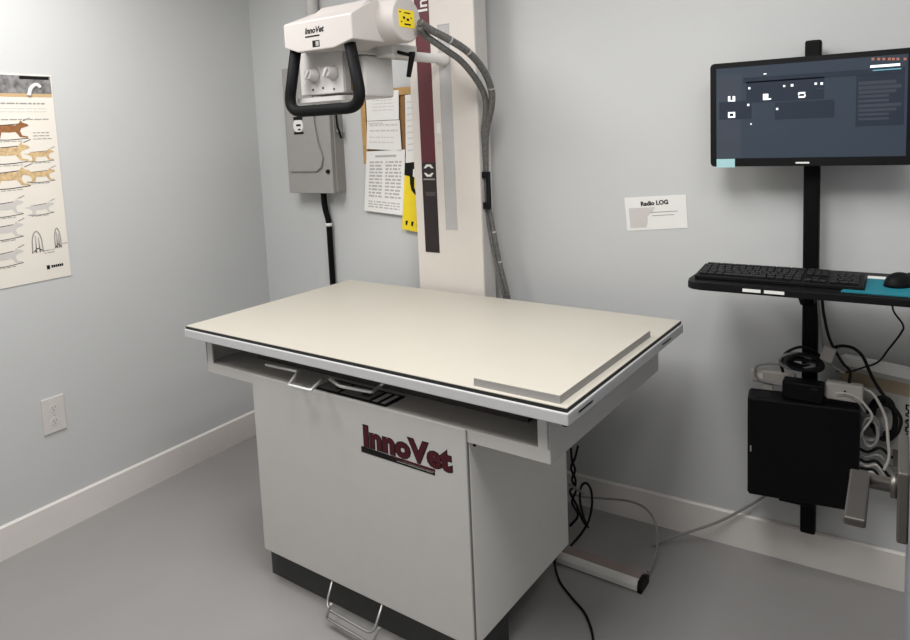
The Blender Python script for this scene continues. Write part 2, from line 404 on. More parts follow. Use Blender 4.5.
bm.transform(Matrix.Translation((a.x, GY - .0003, lz)) @ Matrix.Rotation(PI / 2, 4, 'X') @ Matrix.Diagonal((s_, s_, 1, 1)) @ Matrix.Translation((-mn, 0, 0)))
part('head_lettering', bm, 'ink', ch, 'small black italic InnoVet lettering')
part('head_line', box(a.x, gx(319.5, 35).x, GY - .0008, GY + .001, lz - .013, lz - .008), 'ink', ch)
x_ = gx(312.5, 43).x
part('head_symbol', box(x_, x_ + .034, GY - .0008, GY + .001, lz - .048, lz - .026), 'ink', ch, 'small black and grey square symbol')
part('head_symbol', box(x_ + .016, x_ + .031, GY - .0012, GY + .001, lz - .045, lz - .029), 'inkg', ch)
# black grip loop
hy = GY + .032
pp = [U(x, y, 't', 'y', hy) for x, y in ((295.5, 50), (288.5, 107), (296, 109), (366, 106), (349.5, 43))]
z_lo = U(330, 109.5, 't', 'y', hy).z
hp = [Vector((pp[0].x + .003, hy, BB.z + .02)), Vector((pp[1].x + .008, hy - .01, z_lo)), Vector((U(362, 103, 't', 'y', hy).x + .012, hy - .01, z_lo)), Vector((pp[4].x - .004, hy, BR1.z + .022))]
part('grip_loop', TB(roundpath(hp, .072, 8), .0200, sub=1, seg=16), 'blackg', ts, 'black rubber loop handle')
# collimator below
kx0, kx1 = U(300, 75, 't', 'y', .37).x, U(343, 75, 't', 'y', .37).x
kz0, kz1 = U(320, 94.5, 't', 'y', .37).z, BB.z + .01
qa, qb = U(366, 75, 't', 'x', .555), U(394, 75, 't', 'x', .555); qz = U(380, 97.5, 't', 'x', .555).z
cl = part('collimator', box(kx0 + .03, .555, min(qa.y, .43), qb.y, qz, 1.832, bev=.012, seg=3), 'lgrey', ts)
part('collimator_front', box(kx0, kx1, .37, .45, kz0, kz1, bev=.004), 'lgrey', cl)
part('collimator_side', box(kx1 - .001, kx1 + .006, .376, .448, kz0 + .006, kz1 - .01), 'grey', cl)
for px, py in ((311, 75), (329.5, 72.5)):
    k = U(px, py, 't', 'y', .352); 
    kn = part('knob', LT([(.371 - .352, .026), (.012, .026), (.008, .022), (-.016, .018), (-.019, .015)], (k.x, .352, k.z), 'y', 24), 'lgrey', cl, 'round grey collimator knob')
    bm = box(-.005, .005, .326, .352, -.017, .017, bev=.002); bm.transform(Matrix.Rotation(.6, 4, 'Y')); bm.transform(Matrix.Translation((k.x, 0, k.z)))
    part('knob_grip', bm, 'lgrey', kn)
for px, py in ((313, 90), (323, 88), (334, 89)):
    k = U(px, py, 't', 'y', .369); part('mark', LT([(0, .004), (.0012, .004)], (k.x, .3685, k.z), 'y', 10), 'ink', cl)
k0 = U(345, 91, 't', 'y', .42); k1 = U(350.5, 75, 't', 'y', .42)
part('latch', box(kx1 + .004, kx1 + .02, .40, .44, k0.z, k1.z, bev=.004), 'brass', cl, 'dull brass latch')
part('bottom_tray', PR(rrect(kx0 + .01, kx1 + .03, .33, .44, .02), 'z', kz0 - .028, kz0 - .012), 'lgrey', cl)
part('yoke', box(.36, .556, .40, qb.y + .004, 1.833, 1.875, bev=.004), 'lgrey', ts)
part('yoke_bracket', box(.53, .63, .50, .64, AZ - .012, AZ + .03, bev=.004), 'white', ts)
# black ratchet lever
l0, l1, l2 = U(393, 51, 't', 'y', .52), U(412, 55.5, 't', 'y', .56), U(408.5, 77, 't', 'y', .56)
lv = part('ratchet_lever', TB([l0, (l0 + l1) / 2, l1], .0065, seg=10), 'black', ts, 'black clamping lever')
part('lever_grip', TB([l1 + Vector((0, 0, .012)), l1, (l1 + l2) / 2, l2], lambda t: .0125 - .004 * t, seg=12), 'black', lv)
# clamp on the column side
bm = bmesh.new()
c0 = U(483, 160, 't', 'x', KX1); c1 = U(487, 198, 't', 'x', KX1)
part('hose_clamp', box(KX1, KX1 + .03, KY0 + .012, KY0 + .03, 1.36, 1.385, bev=.002), 'black', ts)
part('hose_clamp', box(KX1, KX1 + .03, KY0 + .012, KY0 + .03, 1.235, 1.262, bev=.002), 'black', ts)
part('hose_clamp', box(KX1 + .022, KX1 + .032, KY0 + .008, KY0 + .03, 1.24, 1.385, bev=.002), 'black', ts)

# hoses from the tube head to the column
def along(px, ys, fr='t'):
    return [U(x, y, fr, 'y', yy) for (x, y), yy in zip(px, ys)]
p1 = [(419.5, 22), (430, 29.5), (450, 40), (468, 52), (482, 68), (491, 88), (491.5, 106), (487, 128), (486, 150), (486.5, 180), (489, 205), (494, 232), (500, 262), (509, 300), (512, 330)]
y_1 = [.50, .55, .62, .70, .78, .85, .88, .905, .915, .918, .92, .925, .93, .935, .94]
h1 = thing('corrugated_hose', 'upper grey corrugated hose curving from the tube head cap down the column side', 'hose', along(p1, y_1)[-1], 't', 'grey hoses of the tube head')
pts = along(p1, y_1); part('hose', TB(pts, lambda t: .0128 - .0052 * min(1, max(0, (t - .45) * 3)), seg=12, sub=14, rings=True), 'hose', h1)
p2 = [(419, 27), (425, 35), (443, 48), (460.5, 60.5), (474.5, 77), (484, 94), (486, 110), (484, 130), (484, 150), (484, 180), (486, 205), (490, 232), (496, 262), (505, 300), (508, 330)]
h2 = thing('corrugated_hose', 'lower grey corrugated hose running just under its twin from the tube head', 'hose', along(p2, y_1)[-1], 't', 'grey hoses of the tube head')
pts2 = along(p2, y_1); part('hose', TB(pts2, lambda t: .0115 - .0048 * min(1, max(0, (t - .45) * 3)), seg=12, sub=14, rings=True), 'hose', h2)
def ring(pt, nxt, r, w):
    d = (nxt - pt).normalized() * w
    return TB([pt - d, pt + d], r, seg=14, sub=1)
for i in (2, 3, 5, 8, 10, 11, 12):
    q, n_ = pts[i], pts[i + 1]
    part('cable_tie', ring(q, n_, .0142 if i < 8 else .0090, .003), 'cwhite', h1, 'white cable tie')

# ------------------------------------------------------------------ left wall things
xw = XL
po = thing('anatomy_poster', 'tall cream poster with animal sketches hanging on the left wall', 'poster', (xw, -.32, 1.031), 'r')
y1p, y0p, z0p, z1p = -.0235, -.633, 1.031, 1.840
part('sheet', box(xw + .0005, xw + .003, y0p, y1p, z0p, z1p), 'poster', po)
def pp_(px, py): 
    q = U(px, py, 'r', 'x', xw + .003); return q.y, q.z
def quad(bm, px0, py0, px1, py1, t=.0006):
    (a, b), (c, d) = pp_(px0, py0), pp_(px1, py1); bx(bm, xw + .002, xw + .003 + t, min(a, c), max(a, c), min(b, d), max(b, d))
hp_ = part('header_picture', box(xw + .002, xw + .0034, y0p + .004, y1p - .004, z1p - .075, z1p - .006), 'photo', po, 'grey header picture')
part('header_band', box(xw + .002, xw + .0034, y0p + .004, y1p - .004, z1p - .088, z1p - .075), 'tan', po)
bm = bmesh.new(); tube(bm, [(xw + .0035, -.115, 1.757), (xw + .0035, -.105, 1.785), (xw + .0035, -.085, 1.80), (xw + .0035, -.07, 1.79)], .008, seg=6); part('header_mark', bm, 'paper', hp_)
bm = bmesh.new(); bx(bm, xw + .002, xw + .0037, y1p - .12, y1p - .01, z1p - .020, z1p - .008); part('header_mark', bm, 'ink', hp_)
random.seed(7)
def para(y0, y1, z, n, dz=.011, th=.0035, m_='inkg'):
    bm = bmesh.new()
    for i in range(n):
        yy = y0
        while yy < y1 - .006:
            w = random.uniform(.008, .03); bx(bm, xw + .002, xw + .0036, yy, min(yy + w, y1), z - i * dz, z - i * dz + th); yy += w + .004
    part('text_lines', bm, m_, po)
para(y0p + .03, -.05, 1.724, 1, th=.006, m_='inkg'); para(y0p + .03, -.055, 1.706, 2, .012, .003, 'inkl'); para(y0p + .03, -.05, 1.664, 1, th=.004)
para(-.115, -.045, 1.612, 3, .012, .0035)
def sk(pts, r, m_, name='sketch'):
    for P in pts:
        bm = TB([(xw + .0032, y, z) for y, z in P], r, seg=6, sub=5)
        for v in bm.verts: v.co.x = xw + .0032 + (v.co.x - xw - .0032) * .1
        part(name, bm, m_, po)
DOG = [(-.085, .010), (-.062, .012), (-.045, .018), (-.015, .016), (.015, .019), (.032, .017), (.045, .026), (.052, .036), (.058, .027), (.074, .022), (.080, .015), (.066, .010), (.052, .006), (.046, -.004), (.052, -.022), (.072, -.026), (.072, -.031), (.044, -.028), (.030, -.008), (.005, -.010), (-.020, -.008), (-.028, -.033), (-.070, -.035), (-.070, -.030), (-.042, -.027), (-.046, -.006), (-.062, .004)]
def animal(cy, cz, s, m_='bone', flip=1):
    """stretched lying dog sketch seen from the side, with a few ink strokes"""
    bm = bmesh.new(); prism(bm, [(cy + flip * y * s, cz + z * s) for y, z in DOG], 'x', xw + .002, xw + .0036); part('sketch_figure', bm, m_, po)
    sk([[(cy - .07 * s, cz - .034 * s), (cy, cz - .038 * s), (cy + .075 * s, cz - .033 * s)], [(cy - flip * .05 * s, cz + .017 * s), (cy, cz + .019 * s), (cy + flip * .04 * s, cz + .022 * s)]], .0015 * s, 'ink')
    sk([[(cy + flip * .06 * s, cz + .034 * s), (cy + flip * .085 * s, cz + .044 * s)], [(cy - flip * .02 * s, cz + .012 * s), (cy + flip * .01 * s, cz - .002 * s)]], .0022 * s, 'inkg')
for (px, py, s, m_) in ((7, 130, 1.0, 'bone2'), (6, 153, 1.1, 'bone'), (7, 178, 1.1, 'bone'), (40, 155, .7, 'bone'), (40, 175, .75, 'bone'), (40, 208, .7, 'inkl'), (4, 208, .9, 'inkl'), (4, 231, .9, 'inkl'), (4, 258, .9, 'inkl')):
    y, z = pp_(px, py); animal(y, z, s, m_)
    para(y - .05 * s, y + .05 * s, z - .045 * s, 1, th=.003)
for cy, w, hh in ((pp_(37, 242), .02, .085), (pp_(57.5, 238), .012, .08)):
    y, z = cy
    sk([[(y - w, z - hh / 2), (y - w * .8, z + hh * .2), (y, z + hh / 2), (y + w * .8, z + hh * .2), (y + w, z - hh / 2)], [(y - w * .3, z - hh / 2), (y - .2 * w, z + .3 * hh)], [(y + w * .4, z - hh / 2), (y + .3 * w, z + .2 * hh)]], .0028, 'inkg')
    sk([[(y - w * .7, z - hh * .45), (y, z - hh * .3), (y + w * .8, z - hh * .42)]], .002, 'ink')
para(-.12, -.08, 1.062 + .085, 2, .01, .003); para(-.045, -.02, 1.165, 1, .01, .003)
y, z = pp_(47, 269); bm = bmesh.new(); bx(bm, xw + .002, xw + .0038, y, y + .012, z - .002, z + .014)
for k in range(6): bx(bm, xw + .002, xw + .0038, y + .018 + k * .008, y + .0245 + k * .008, z + .002, z + .012)
part('publisher_mark', bm, 'ink', po)

oy0, oy1, oz0, oz1 = -.1935, -.1045, .4125, .5575
ou = thing('wall_outlet', 'white electrical outlet plate on the left wall above the baseboard', 'outlet', (xw, (oy0 + oy1) / 2, oz0), 'r')
oc = (oy0 + oy1) / 2
part('cover_plate', box(xw, xw + .006, oy0, oy1, oz0, oz1, bev=.002), 'outlet', ou)
for zc in (.512, .458):
    r_ = part('socket', LT([(xw + .005, .017), (xw + .0072, .0165)], (0, oc, zc), 'x', 24), 'outlet', ou)
    bm = bmesh.new()
    for dy in (-.006, .006): bx(bm, xw + .0070, xw + .0078, oc + dy - .0012, oc + dy + .0012, zc, zc + .008)
    bx(bm, xw + .0070, xw + .0078, oc - .002, oc + .002, zc - .009, zc - .004)
    part('socket_slots', bm, 'greyd', r_)
part('screw', LT([(xw + .005, .0035), (xw + .0075, .003)], (0, oc, .485), 'x', 12), 'steel', ou)

# ------------------------------------------------------------------ back wall : disconnect switch, conduit, notices
ex0, ex1, ez0, ez1 = -.384, -.0865, 1.280, 1.887; ey = .934
eb = thing('disconnect_box', 'grey electrical disconnect box on the back wall behind the tube head', 'electrical box', ((ex0 + ex1) / 2, YB, ez0), 'r')
part('box_body', box(ex0 + .008, ex1, ey + .02, YB, ez0 + .006, ez1 - .006, bev=.002), 'grey', eb)
part('cover', box(ex0, ex1 - .004, ey - .004, ey + .022, ez0, ez1, bev=.003), 'grey', eb)
pts = [(ex0 + .022, ez0 + .105), (ex0 + .2, ez0 + .105), (ex0 + .232, ez0 + .125), (ex0 + .245, ez0 + .17), (ex0 + .22, ez0 + .25), (ex0 + .205, ez0 + .34), (ex0 + .2, ez1 - .03), (ex0 + .022, ez1 - .03)]
part('cover_emboss', PR(pts, 'y', ey - .016, ey - .002, bev=.005), 'grey', eb)
c = U(298, 125.5, 'r', 'y', ey - .018)
lt = part('warning_badge', PR(rrect(c.x - .032, c.x + .032, c.z - .032, c.z + .03, .028), 'y', ey - .018, ey - .0155), 'paper', eb, 'round white badge with black marks')
bm = bmesh.new(); bx(bm, c.x - .028, c.x + .03, ey - .0186, ey - .016, c.z + .026, c.z + .042); bx(bm, c.x - .012, c.x + .018, ey - .0186, ey - .017, c.z - .004, c.z + .006); bx(bm, c.x - .002, c.x + .016, ey - .0186, ey - .017, c.z - .024, c.z - .016); bx(bm, c.x - .03, c.x + .032, ey - .0186, ey - .016, c.z - .042, c.z - .031)
part('badge_print', bm, 'ink', lt)
sx = ex1
hx = part('switch_lever', TB([(sx + .012, ey + .028, 1.66), (sx + .014, ey + .03, 1.60), (sx + .016, ey + .04, 1.565), (sx + .016, ey + .05, 1.54)], .005, seg=8), 'black', eb, 'thin black switch lever')
part('lever_pivot', LT([(sx - .001, .016), (sx + .016, .012)], (0, ey + .05, 1.575), 'x', 16), 'grey', eb)
part('cover_catch', LT([(ey - .012, .009), (ey - .004, .011)], (ex1 - .03, 0, 1.385), 'y', 12), 'black', eb)
solo('conduit_pipe', TB([(-.208, .985, ez1 - .006), (-.208, .985, ZC)], .028, seg=20, sub=1), 'lgrey', 'grey conduit rising from the disconnect box to the ceiling', 'conduit', (-.208, .985, ez1 - .006))
bc = thing('conduit_pipe', 'black flexible conduit hanging below the grey disconnect box', 'conduit', (-.19, .99, 0), 'r')
cp = [U(323.5, 194, 'r', 'y', .985), U(325, 207, 'r', 'y', .99), U(328.5, 221, 'r', 'y', .992), U(329.5, 232, 'r', 'y', .995), U(332.3, 275, 'r', 'y', .997)]
cp[0].z = ez0 + .004
part('conduit', TB(cp + [Vector((cp[-1].x, .998, .55)), Vector((cp[-1].x, .998, 0.0))], .0145, seg=14), 'blackm', bc)
part('coupling', TB([U(329, 224.5, 'r', 'y', .9935) + Vector((0, 0, .008)), U(329, 224.5, 'r', 'y', .9935) - Vector((0, 0, .008))], .0165, seg=16, sub=1), 'paper', bc, 'white coupling ring')

nb = thing('notice_board', 'brown cork board in an oak frame on the back wall beside the column', 'notice board', (.25, YB, 1.42), 'r')
nx0, nx1, nz0, nz1 = .045, .46, 1.415, 1.755
part('cork_panel', box(nx0, nx1, YB - .010, YB, nz0, nz1), 'cork', nb)
part('left_rail', box(nx0, nx0 + .028, YB - .018, YB, nz0, nz1, bev=.002), 'wood', nb); part('right_rail', box(nx1 - .028, nx1, YB - .018, YB, nz0, nz1, bev=.002), 'wood', nb)
part('top_rail', box(nx0 + .028, nx1 - .028, YB - .018, YB, nz1 - .034, nz1, bev=.002), 'wood', nb); part('bottom_rail', box(nx0 + .028, nx1 - .028, YB - .018, YB, nz0, nz0 + .028, bev=.002), 'wood', nb)
def note(name, label, cat, c, y, m_='paper', lines=(), inkm='inkg', group=None, rot=0):
    """sheet from pixel corners TL TR BR BL on the plane y"""
    q = [U(px, py, 'r', 'y', y) for px, py in c]
    o = thing(name, label, cat, ((q[2].x + q[3].x) / 2, y, min(q[2].z, q[3].z)), 'r', group)
    bm = bmesh.new(); prism(bm, [(v.x, v.z) for v in q], 'y', y, y + .0015); part('sheet', bm, m_, o)
    def at(u, v):
        t = q[0].lerp(q[1], u); b_ = q[3].lerp(q[2], u); return t.lerp(b_, v)
    bm = bmesh.new()
    for u0, v0, u1, v1 in lines:
        A, B, D, E_ = at(u0, v0), at(u1, v0), at(u1, v1), at(u0, v1)
        prism(bm, [(A.x, A.z), (B.x, B.z), (D.x, D.z), (E_.x, E_.z)], 'y', y - .0006, y)
    if lines: part('print', bm, inkm, o)
    else: bm.free()
    return o, at
random.seed(3)
def textlines(u0, u1, v0, v1, n, th=.35):
    out = []
    for i in range(n):
        v = v0 + (v1 - v0) * i / n; d = (v1 - v0) / n; u = u0
        while u < u1 - .01:
            w = random.uniform(.04, .16); out.append((u, v, min(u + w, u1), v + d * th)); u += w + .03
    return out
ypn = YB - .0197
note('paper_note', 'top white typed sheet pinned on the cork board, directly under the tube head', 'paper', ((365.5, 92), (398.5, 90), (398.8, 119.5), (367, 121)), ypn, lines=textlines(.2, .85, .3, .75, 4, .25), inkm='inkl')
note('paper_note', 'middle white form pinned on the cork board between two other sheets', 'paper', ((367, 121.5), (399.5, 120), (401.5, 150.5), (366.5, 149)), ypn, lines=textlines(.08, .92, .12, .5, 2, .3) + textlines(.08, .8, .55, .9, 2, .2) + [(.05, .06, .5, .1)], inkm='inkl')
ln = [(.24, .07, .78, .105)] + textlines(.1, .44, .17, .78, 11, .5) + textlines(.52, .92, .17, .78, 11, .5) + textlines(.1, .9, .82, .95, 3, .45)
note('paper_note', 'long white two-column typed notice hanging lowest on the cork board', 'paper', ((366.5, 151.5), (405, 149.5), (403.5, 215.5), (364.3, 210.5)), ypn, lines=ln, inkm='notice')
note('paper_note', 'plain white sheet partly hidden behind the left edge of the column', 'paper', ((405, 95), (425, 93), (427, 160), (406, 163)), ypn - .004, lines=textlines(.1, .9, .1, .9, 9, .2), inkm='inkl')
sg, at = note('safety_sign', 'yellow and black safety sign half hidden behind the column', 'sign', ((405, 163), (432, 161), (431, 235), (402, 229)), YB - .0245, 'yellow')
def poly(m_, uv, nm, off=.0008):
    bm = bmesh.new(); prism(bm, [(at(u, v).x, at(u, v).z) for u, v in uv], 'y', YB - .0245 - off, YB - .0245); part(nm, bm, m_, sg)
poly('ink', [(.0, .0), (1, 0), (1, .5), (.6, .5), (.4, .46), (.28, .40), (.22, .3), (.2, .2), (.0, .18)], 'header')
poly('yellow', [(.38, .2), (1, .2), (1, .46), (.62, .46), (.45, .42), (.38, .36)], 'figure_ground', .0012)
poly('paper', [(.32, .1), (.44, .08), (.56, .1), (.56, .135), (.44, .125), (.4, .14), (.4, .17), (.44, .19), (.56, .18), (.56, .215), (.44, .23), (.32, .2)], 'letter', .0016)
poly('ink', [(.6, .52), (.7, .5), (.9, .5), (.9, .62), (.55, .62)], 'figure', .0012)
for k in range(4): poly('ink', [(.12 + .2 * k, .86), (.2 + .2 * k, .86), (.17 + .2 * k, .93), (.12 + .2 * k, .92)], 'print_mark', .0012)

nc, atc = note('notice_card', 'small white laminated notice taped to the back wall right of the column', 'notice', ((624.3, 197.8), (685.8, 194.5), (687.8, 227.8), (627.3, 231)), YB - .0017,
     lines=[(.42, .47, .86, .49), (.44, .57, .8, .59)], inkm='inkg')
q0, q1 = atc(.27, .27), atc(.72, .25)
bm = text_bm('Radio LOG', .03, Matrix.Identity(4), bold=.0012, depth=.0003); mn, mx = text_w(bm); s_ = (q1.x - q0.x) / (mx - mn)
bm.transform(Matrix.Translation((q0.x, YB - .0023, q0.z)) @ Matrix.Rotation(-math.atan2(q1.z - q0.z, q1.x - q0.x), 4, 'Y') @ Matrix.Rotation(PI / 2, 4, 'X') @ Matrix.Diagonal((s_, s_ * 1.0, 1, 1)) @ Matrix.Translation((-mn, 0, 0)))
part('heading', bm, 'ink', nc, 'bold black heading')
bm = bmesh.new(); prism(bm, [(atc(u, v).x, atc(u, v).z) for u, v in ((.06, .32), (.5, .32), (.47, .42), (.42, .5), (.36, .6), (.36, .75), (.33, .92), (.06, .92))], 'y', YB - .0023, YB - .0017)
part('tinted_area', bm, 'inkl', nc)

# ------------------------------------------------------------------ wall mounted workstation
PX0, PX1, PY0, PY1 = 1.897, 1.9435, .935, .975
pz0 = U(807, 531, 'r', 'y', .955).z; pz1 = U(813, 40.5, 'r', 'y', .955).z
cxp = (U(804.2, 100, 'r', 'y', PY0).x + U(820.6, 100, 'r', 'y', PY0).x) / 2; PX0, PX1 = cxp - .023, cxp + .023
ws = thing('workstation_mount', 'black wall-mounted pole with keyboard tray and computer holder', 'workstation mount', (cxp, YB, pz0), 'r')
part('pole', box(PX0, PX1, PY0, PY1, pz0, pz1, bev=.006), 'blackm', ws)
for zc in (pz0 + .12, 1.0, pz1 - .12):
    part('wall_bracket', box(cxp - .016, cxp + .016, PY1 - .004, YB, zc - .03, zc + .03, bev=.002), 'blackm', ws)
# tray: rounded board
TZ0, TZ1 = 1.0525, 1.0755
tl = U(688.5, 281, 'r', 'z', TZ1); tyf = .553
tray = [(1.645 + .03, tyf), (2.42, tyf), (2.42, .87), (1.645 + .05, .87)]
pl = [(2.40, tyf), (2.42, tyf + .02), (2.42, .85), (2.40, .87), (1.680, .87), (1.655, .862), (1.643, .84), (1.638, .60), (1.642, .572), (1.656, .557), (1.684, tyf)]
tr = part('keyboard_tray', PR(pl, 'z', TZ0, TZ1, bev=.004), 'black', ws)
for x0, x1 in ((1.800, 1.848), (1.857, 1.909)):
    part('tray_label', box(x0, x1, tyf - .001, tyf + .004, TZ0 + .0065, TZ0 + .0155), 'paper', tr, 'small white sticker on the tray edge')
part('tray_arm', PR([(PY0 + .002, 1.0), (PY0 + .002, TZ0), (.62, TZ0), (.62, TZ0 - .012), (.86, .985), (PY0 + .002, .94)], 'x', cxp - .028, cxp + .016), 'blackm', ws)
part('tilt_knob', LT([(0, .01), (.03, .012)], (cxp - .052, .90, .985), 'x', 14), 'black', ws)
# computer holder
part('holder_strap', box(cxp - .075, cxp + .03, PY0 - .10, PY0, .305, .322, bev=.002), 'blackm', ws)
part('holder_plate', box(cxp - .02, cxp + .02, PY0 - .012, PY0 + .002, .30, .70), 'blackm', ws)

MZ0, MZ1, MX0, MX1, MY = 1.3975, 1.7315, 1.6435, 2.2035, .867
mo = thing('monitor', 'black widescreen monitor showing a dark grey program on the wall pole', 'monitor', ((MX0 + MX1) / 2, MY + .03, MZ0), 'r')
bm = bmesh.new(); prism(bm, rrect(MX0, MX1, MZ0, MZ1, .012), 'y', MY, MY + .028, bev=.002); part('bezel', bm, 'black', mo)
part('rear_housing', box(cxp - .16, cxp + .16, MY + .026, MY + .05, MZ0 + .06, MZ1 - .06, bev=.008), 'black', mo)
part('mount_plate', box(cxp - .05, cxp + .05, MY + .048, PY0, MZ0 + .11, MZ1 - .11, bev=.002), 'blackm', mo)
sx0, sx1, sz0, sz1 = MX0 + .019, MX1 - .018, MZ0 + .0265, MZ1 - .017
sc = part('screen', box(sx0, sx1, MY - .0008, MY + .001, sz0, sz1), 'screen', mo)
def zpx(x, y):  # from the 3.952x crop of the photo
    q = U(680 + x / 3.952, 30 + y / 3.952, 'r', 'y', MY - .001); return q.x, q.z
def spanel(x0, y0, x1, y1, m_, nm='screen_panel', d=.0004):
    (a, b), (c, e) = zpx(x0, y0), zpx(x1, y1)
    a, c = max(a, sx0 + .001), min(c, sx1 - .001); hi, lo = min(max(b, e), sz1 - .001), max(min(b, e), sz0 + .001)
    bx_ = box(a, c, MY - .0008 - d, MY - .0006, lo, hi); part(nm, bx_, m_, sc)
(xa, zb_), (xc, zd) = zpx(150, 160), zpx(242, 498)
part('screen_panel', box(sx0 + .001, xc, MY - .0011, MY - .0006, sz0 + .001, sz1 - .02), 'scrl', sc, 'lighter side column of the program')
spanel(250, 190, 890, 168, 'scrd'); spanel(262, 205, 570, 272, 'scrd'); spanel(375, 287, 610, 345, 'scrd'); spanel(697, 180, 884, 375, 'scrd'); spanel(155, 285, 282, 350, 'scrd', d=.0006)
spanel(540, 230, 565, 232, 'scrl', d=.0008)
for k in range(9): spanel(705, 205 + k * 18, 705 + random.choice((120, 150, 170)), 209 + k * 18, 'scrl', 'screen_row', .0007)
for x0, y0, x1, y1 in ((190, 262, 199, 282), (208, 262, 218, 282), (199, 278, 208, 282), (190, 325, 218, 329), (190, 342, 218, 346), (190, 329, 196, 342), (211, 329, 218, 342), (328, 253, 349, 276), (349, 270, 360, 275), (470, 246, 495, 251), (468, 262, 494, 267), (467, 248, 472, 258), (491, 254, 496, 264), (270, 226, 278, 234), (266, 292, 274, 300), (408, 218, 416, 225), (438, 214, 448, 223), (532, 208, 541, 216), (555, 207, 565, 216), (380, 308, 388, 316), (278, 369, 283, 374), (330, 172, 342, 175)):
    spanel(x0, y0, x1, y1, 'scrw', 'screen_icon', .0009)
spanel(752, 140, 870, 141, 'scrw', 'screen_bar', .0009); spanel(762, 158, 874, 154, 'scrt', 'screen_bar', .0008)
for x in (757, 780, 800, 822, 838, 856, 884): spanel(x, 110, x + 11, 119, 'scro', 'screen_icon', .0009)
part('brand_mark', box(1.898, 1.936, MY - .0008, MY + .001, MZ0 + .0075, MZ0 + .0125), 'paper', mo, 'small white maker mark on the lower bezel')
(a, b), (c, d) = zpx(145, 510), zpx(217, 543)
solo('sticky_note', box(a, c, MY - .002, MY - .0002, d, b), 'sticky', 'pale teal sticky label on the lower left corner of the monitor bezel', 'note', ((a + c) / 2, MY - .001, d))

# keyboard
kb = thing('keyboard', 'black computer keyboard lying on the left of the wall tray', 'keyboard', (1.87, .66, TZ1), 'r')
kx0, kx1, ky0, ky1 = 1.655, 2.097, .600, .742
ang = math.radians(5)
bm = bmesh.new(); prism(bm, [(ky0, TZ1 + .0005), (ky1, TZ1 + .0005), (ky1, TZ1 + .020), (ky1 - .006, TZ1 + .0225), (ky0, TZ1 + .012)], 'x', kx0, kx1, bev=.002)
part('case', bm, 'black', kb)
def keys(x0, x1, n, row, wide=None):
    dy = (.004, .027, .047, .067, .087, .113)[row]; hh = .8 if row == 5 else 1
    w = (x1 - x0) / n; x = x0
    for k in range(n):
        ww = w
        if wide and k == wide[0]: ww = w * wide[1]
        y_ = ky0 + .012 + dy; zt_ = TZ1 + .0125 + dy * .074
        part('key', box(x, x + ww - .0022, y_, y_ + .0165 * hh, zt_, zt_ + .0060, bev=.0012, seg=1), 'key', kb); x += ww
a0, a1, b0, b1, c0, c1 = kx0 + .010, kx0 + .290, kx0 + .297, kx0 + .353, kx0 + .360, kx0 + .432
keys(a0, a0 + .069, 3, 0); keys(a0 + .069, a0 + .189, 1, 0); keys(a0 + .189, a1, 4, 0); keys(b0, b1, 3, 0); keys(c0, c1, 3, 0)
keys(a0, a1, 12, 1); keys(b0 + .0187, b0 + .0373, 1, 1); keys(c0, c1, 4, 1); keys(a0, a1, 13, 2); keys(c0, c1, 3, 2)
keys(a0, a1, 14, 3); keys(b0, b1, 3, 3); keys(c0, c1, 4, 3); keys(a0, a1, 14, 4); keys(b0, b1, 3, 4); keys(c0, c1, 4, 4); keys(a0, a1, 7, 5); keys(b0, b1, 3, 5)
pd = thing('mouse_pad', 'teal mouse pad lying on the right of the wall tray', 'mouse pad', (2.2, .65, TZ1), 'r')
part('pad', PR([(2.045, .572), (2.33, .572), (2.33, .80), (2.1, .80), (2.1, .598), (2.05, .598)], 'z', TZ1, TZ1 + .003), 'teal', pd)
part('pad_border', box(2.1, 2.145, .765, .80, TZ1 + .0028, TZ1 + .0036), 'paper', pd, 'white strip at the back of the pad')
ms = thing('mouse', 'black computer mouse resting on the teal pad', 'mouse', (2.185, .70, TZ1 + .003), 'r')
bm = bmesh.new(); bmesh.ops.create_uvsphere(bm, u_segments=24, v_segments=14, radius=1)
bmesh.ops.delete(bm, geom=[v for v in bm.verts if v.co.z < -.05], context='VERTS')
for v in bm.verts:
    v.co = Vector((v.co.x * .033 * (1 - .12 * v.co.y), v.co.y * .058, max(0, v.co.z) * .036 * (1 - .25 * v.co.y)))
es = [e for e in bm.edges if e.is_boundary]; bmesh.ops.holes_fill(bm, edges=es)
for f in bm.faces: f.smooth = True
bm.transform(Matrix.Translation((2.182, .705, TZ1 + .003)) @ Matrix.Rotation(-.5, 4, 'Z')); part('shell', bm, 'blackg', ms)
part('scroll_wheel', LT([(-.004, .007), (-.0035, .009), (.0035, .009), (.004, .007)], (2.20, .735, TZ1 + .024), 'x', 14), 'key', ms)

# computer tower
pc = thing('computer_tower', 'black desktop computer hanging on the pole below the keyboard tray', 'computer', (1.93, .80, .32), 'r')
pca = math.radians(7)
def pcbox(x0, x1, y0, y1, z0, z1, **k):
    bm = box(x0, x1, y0, y1, z0, z1, **k); bm.transform(Matrix.Translation((1.7745, .803, 0)) @ Matrix.Rotation(pca, 4, 'Z')); return bm
part('case', pcbox(0, .315, 0, .095, .322, .650, bev=.003), 'black', pc)
part('side_panel', pcbox(.006, .309, -.0012, .002, .328, .644), 'blackm', pc)
part('front_bezel', pcbox(-.004, .001, .004, .091, .326, .646, bev=.002), 'black', pc)
part('power_light', pcbox(.004, .008, -.002, 0, .47, .49), 'grey', pc)
part('vent_strip', pcbox(.02, .06, .02, .075, .6495, .651), 'key', pc)

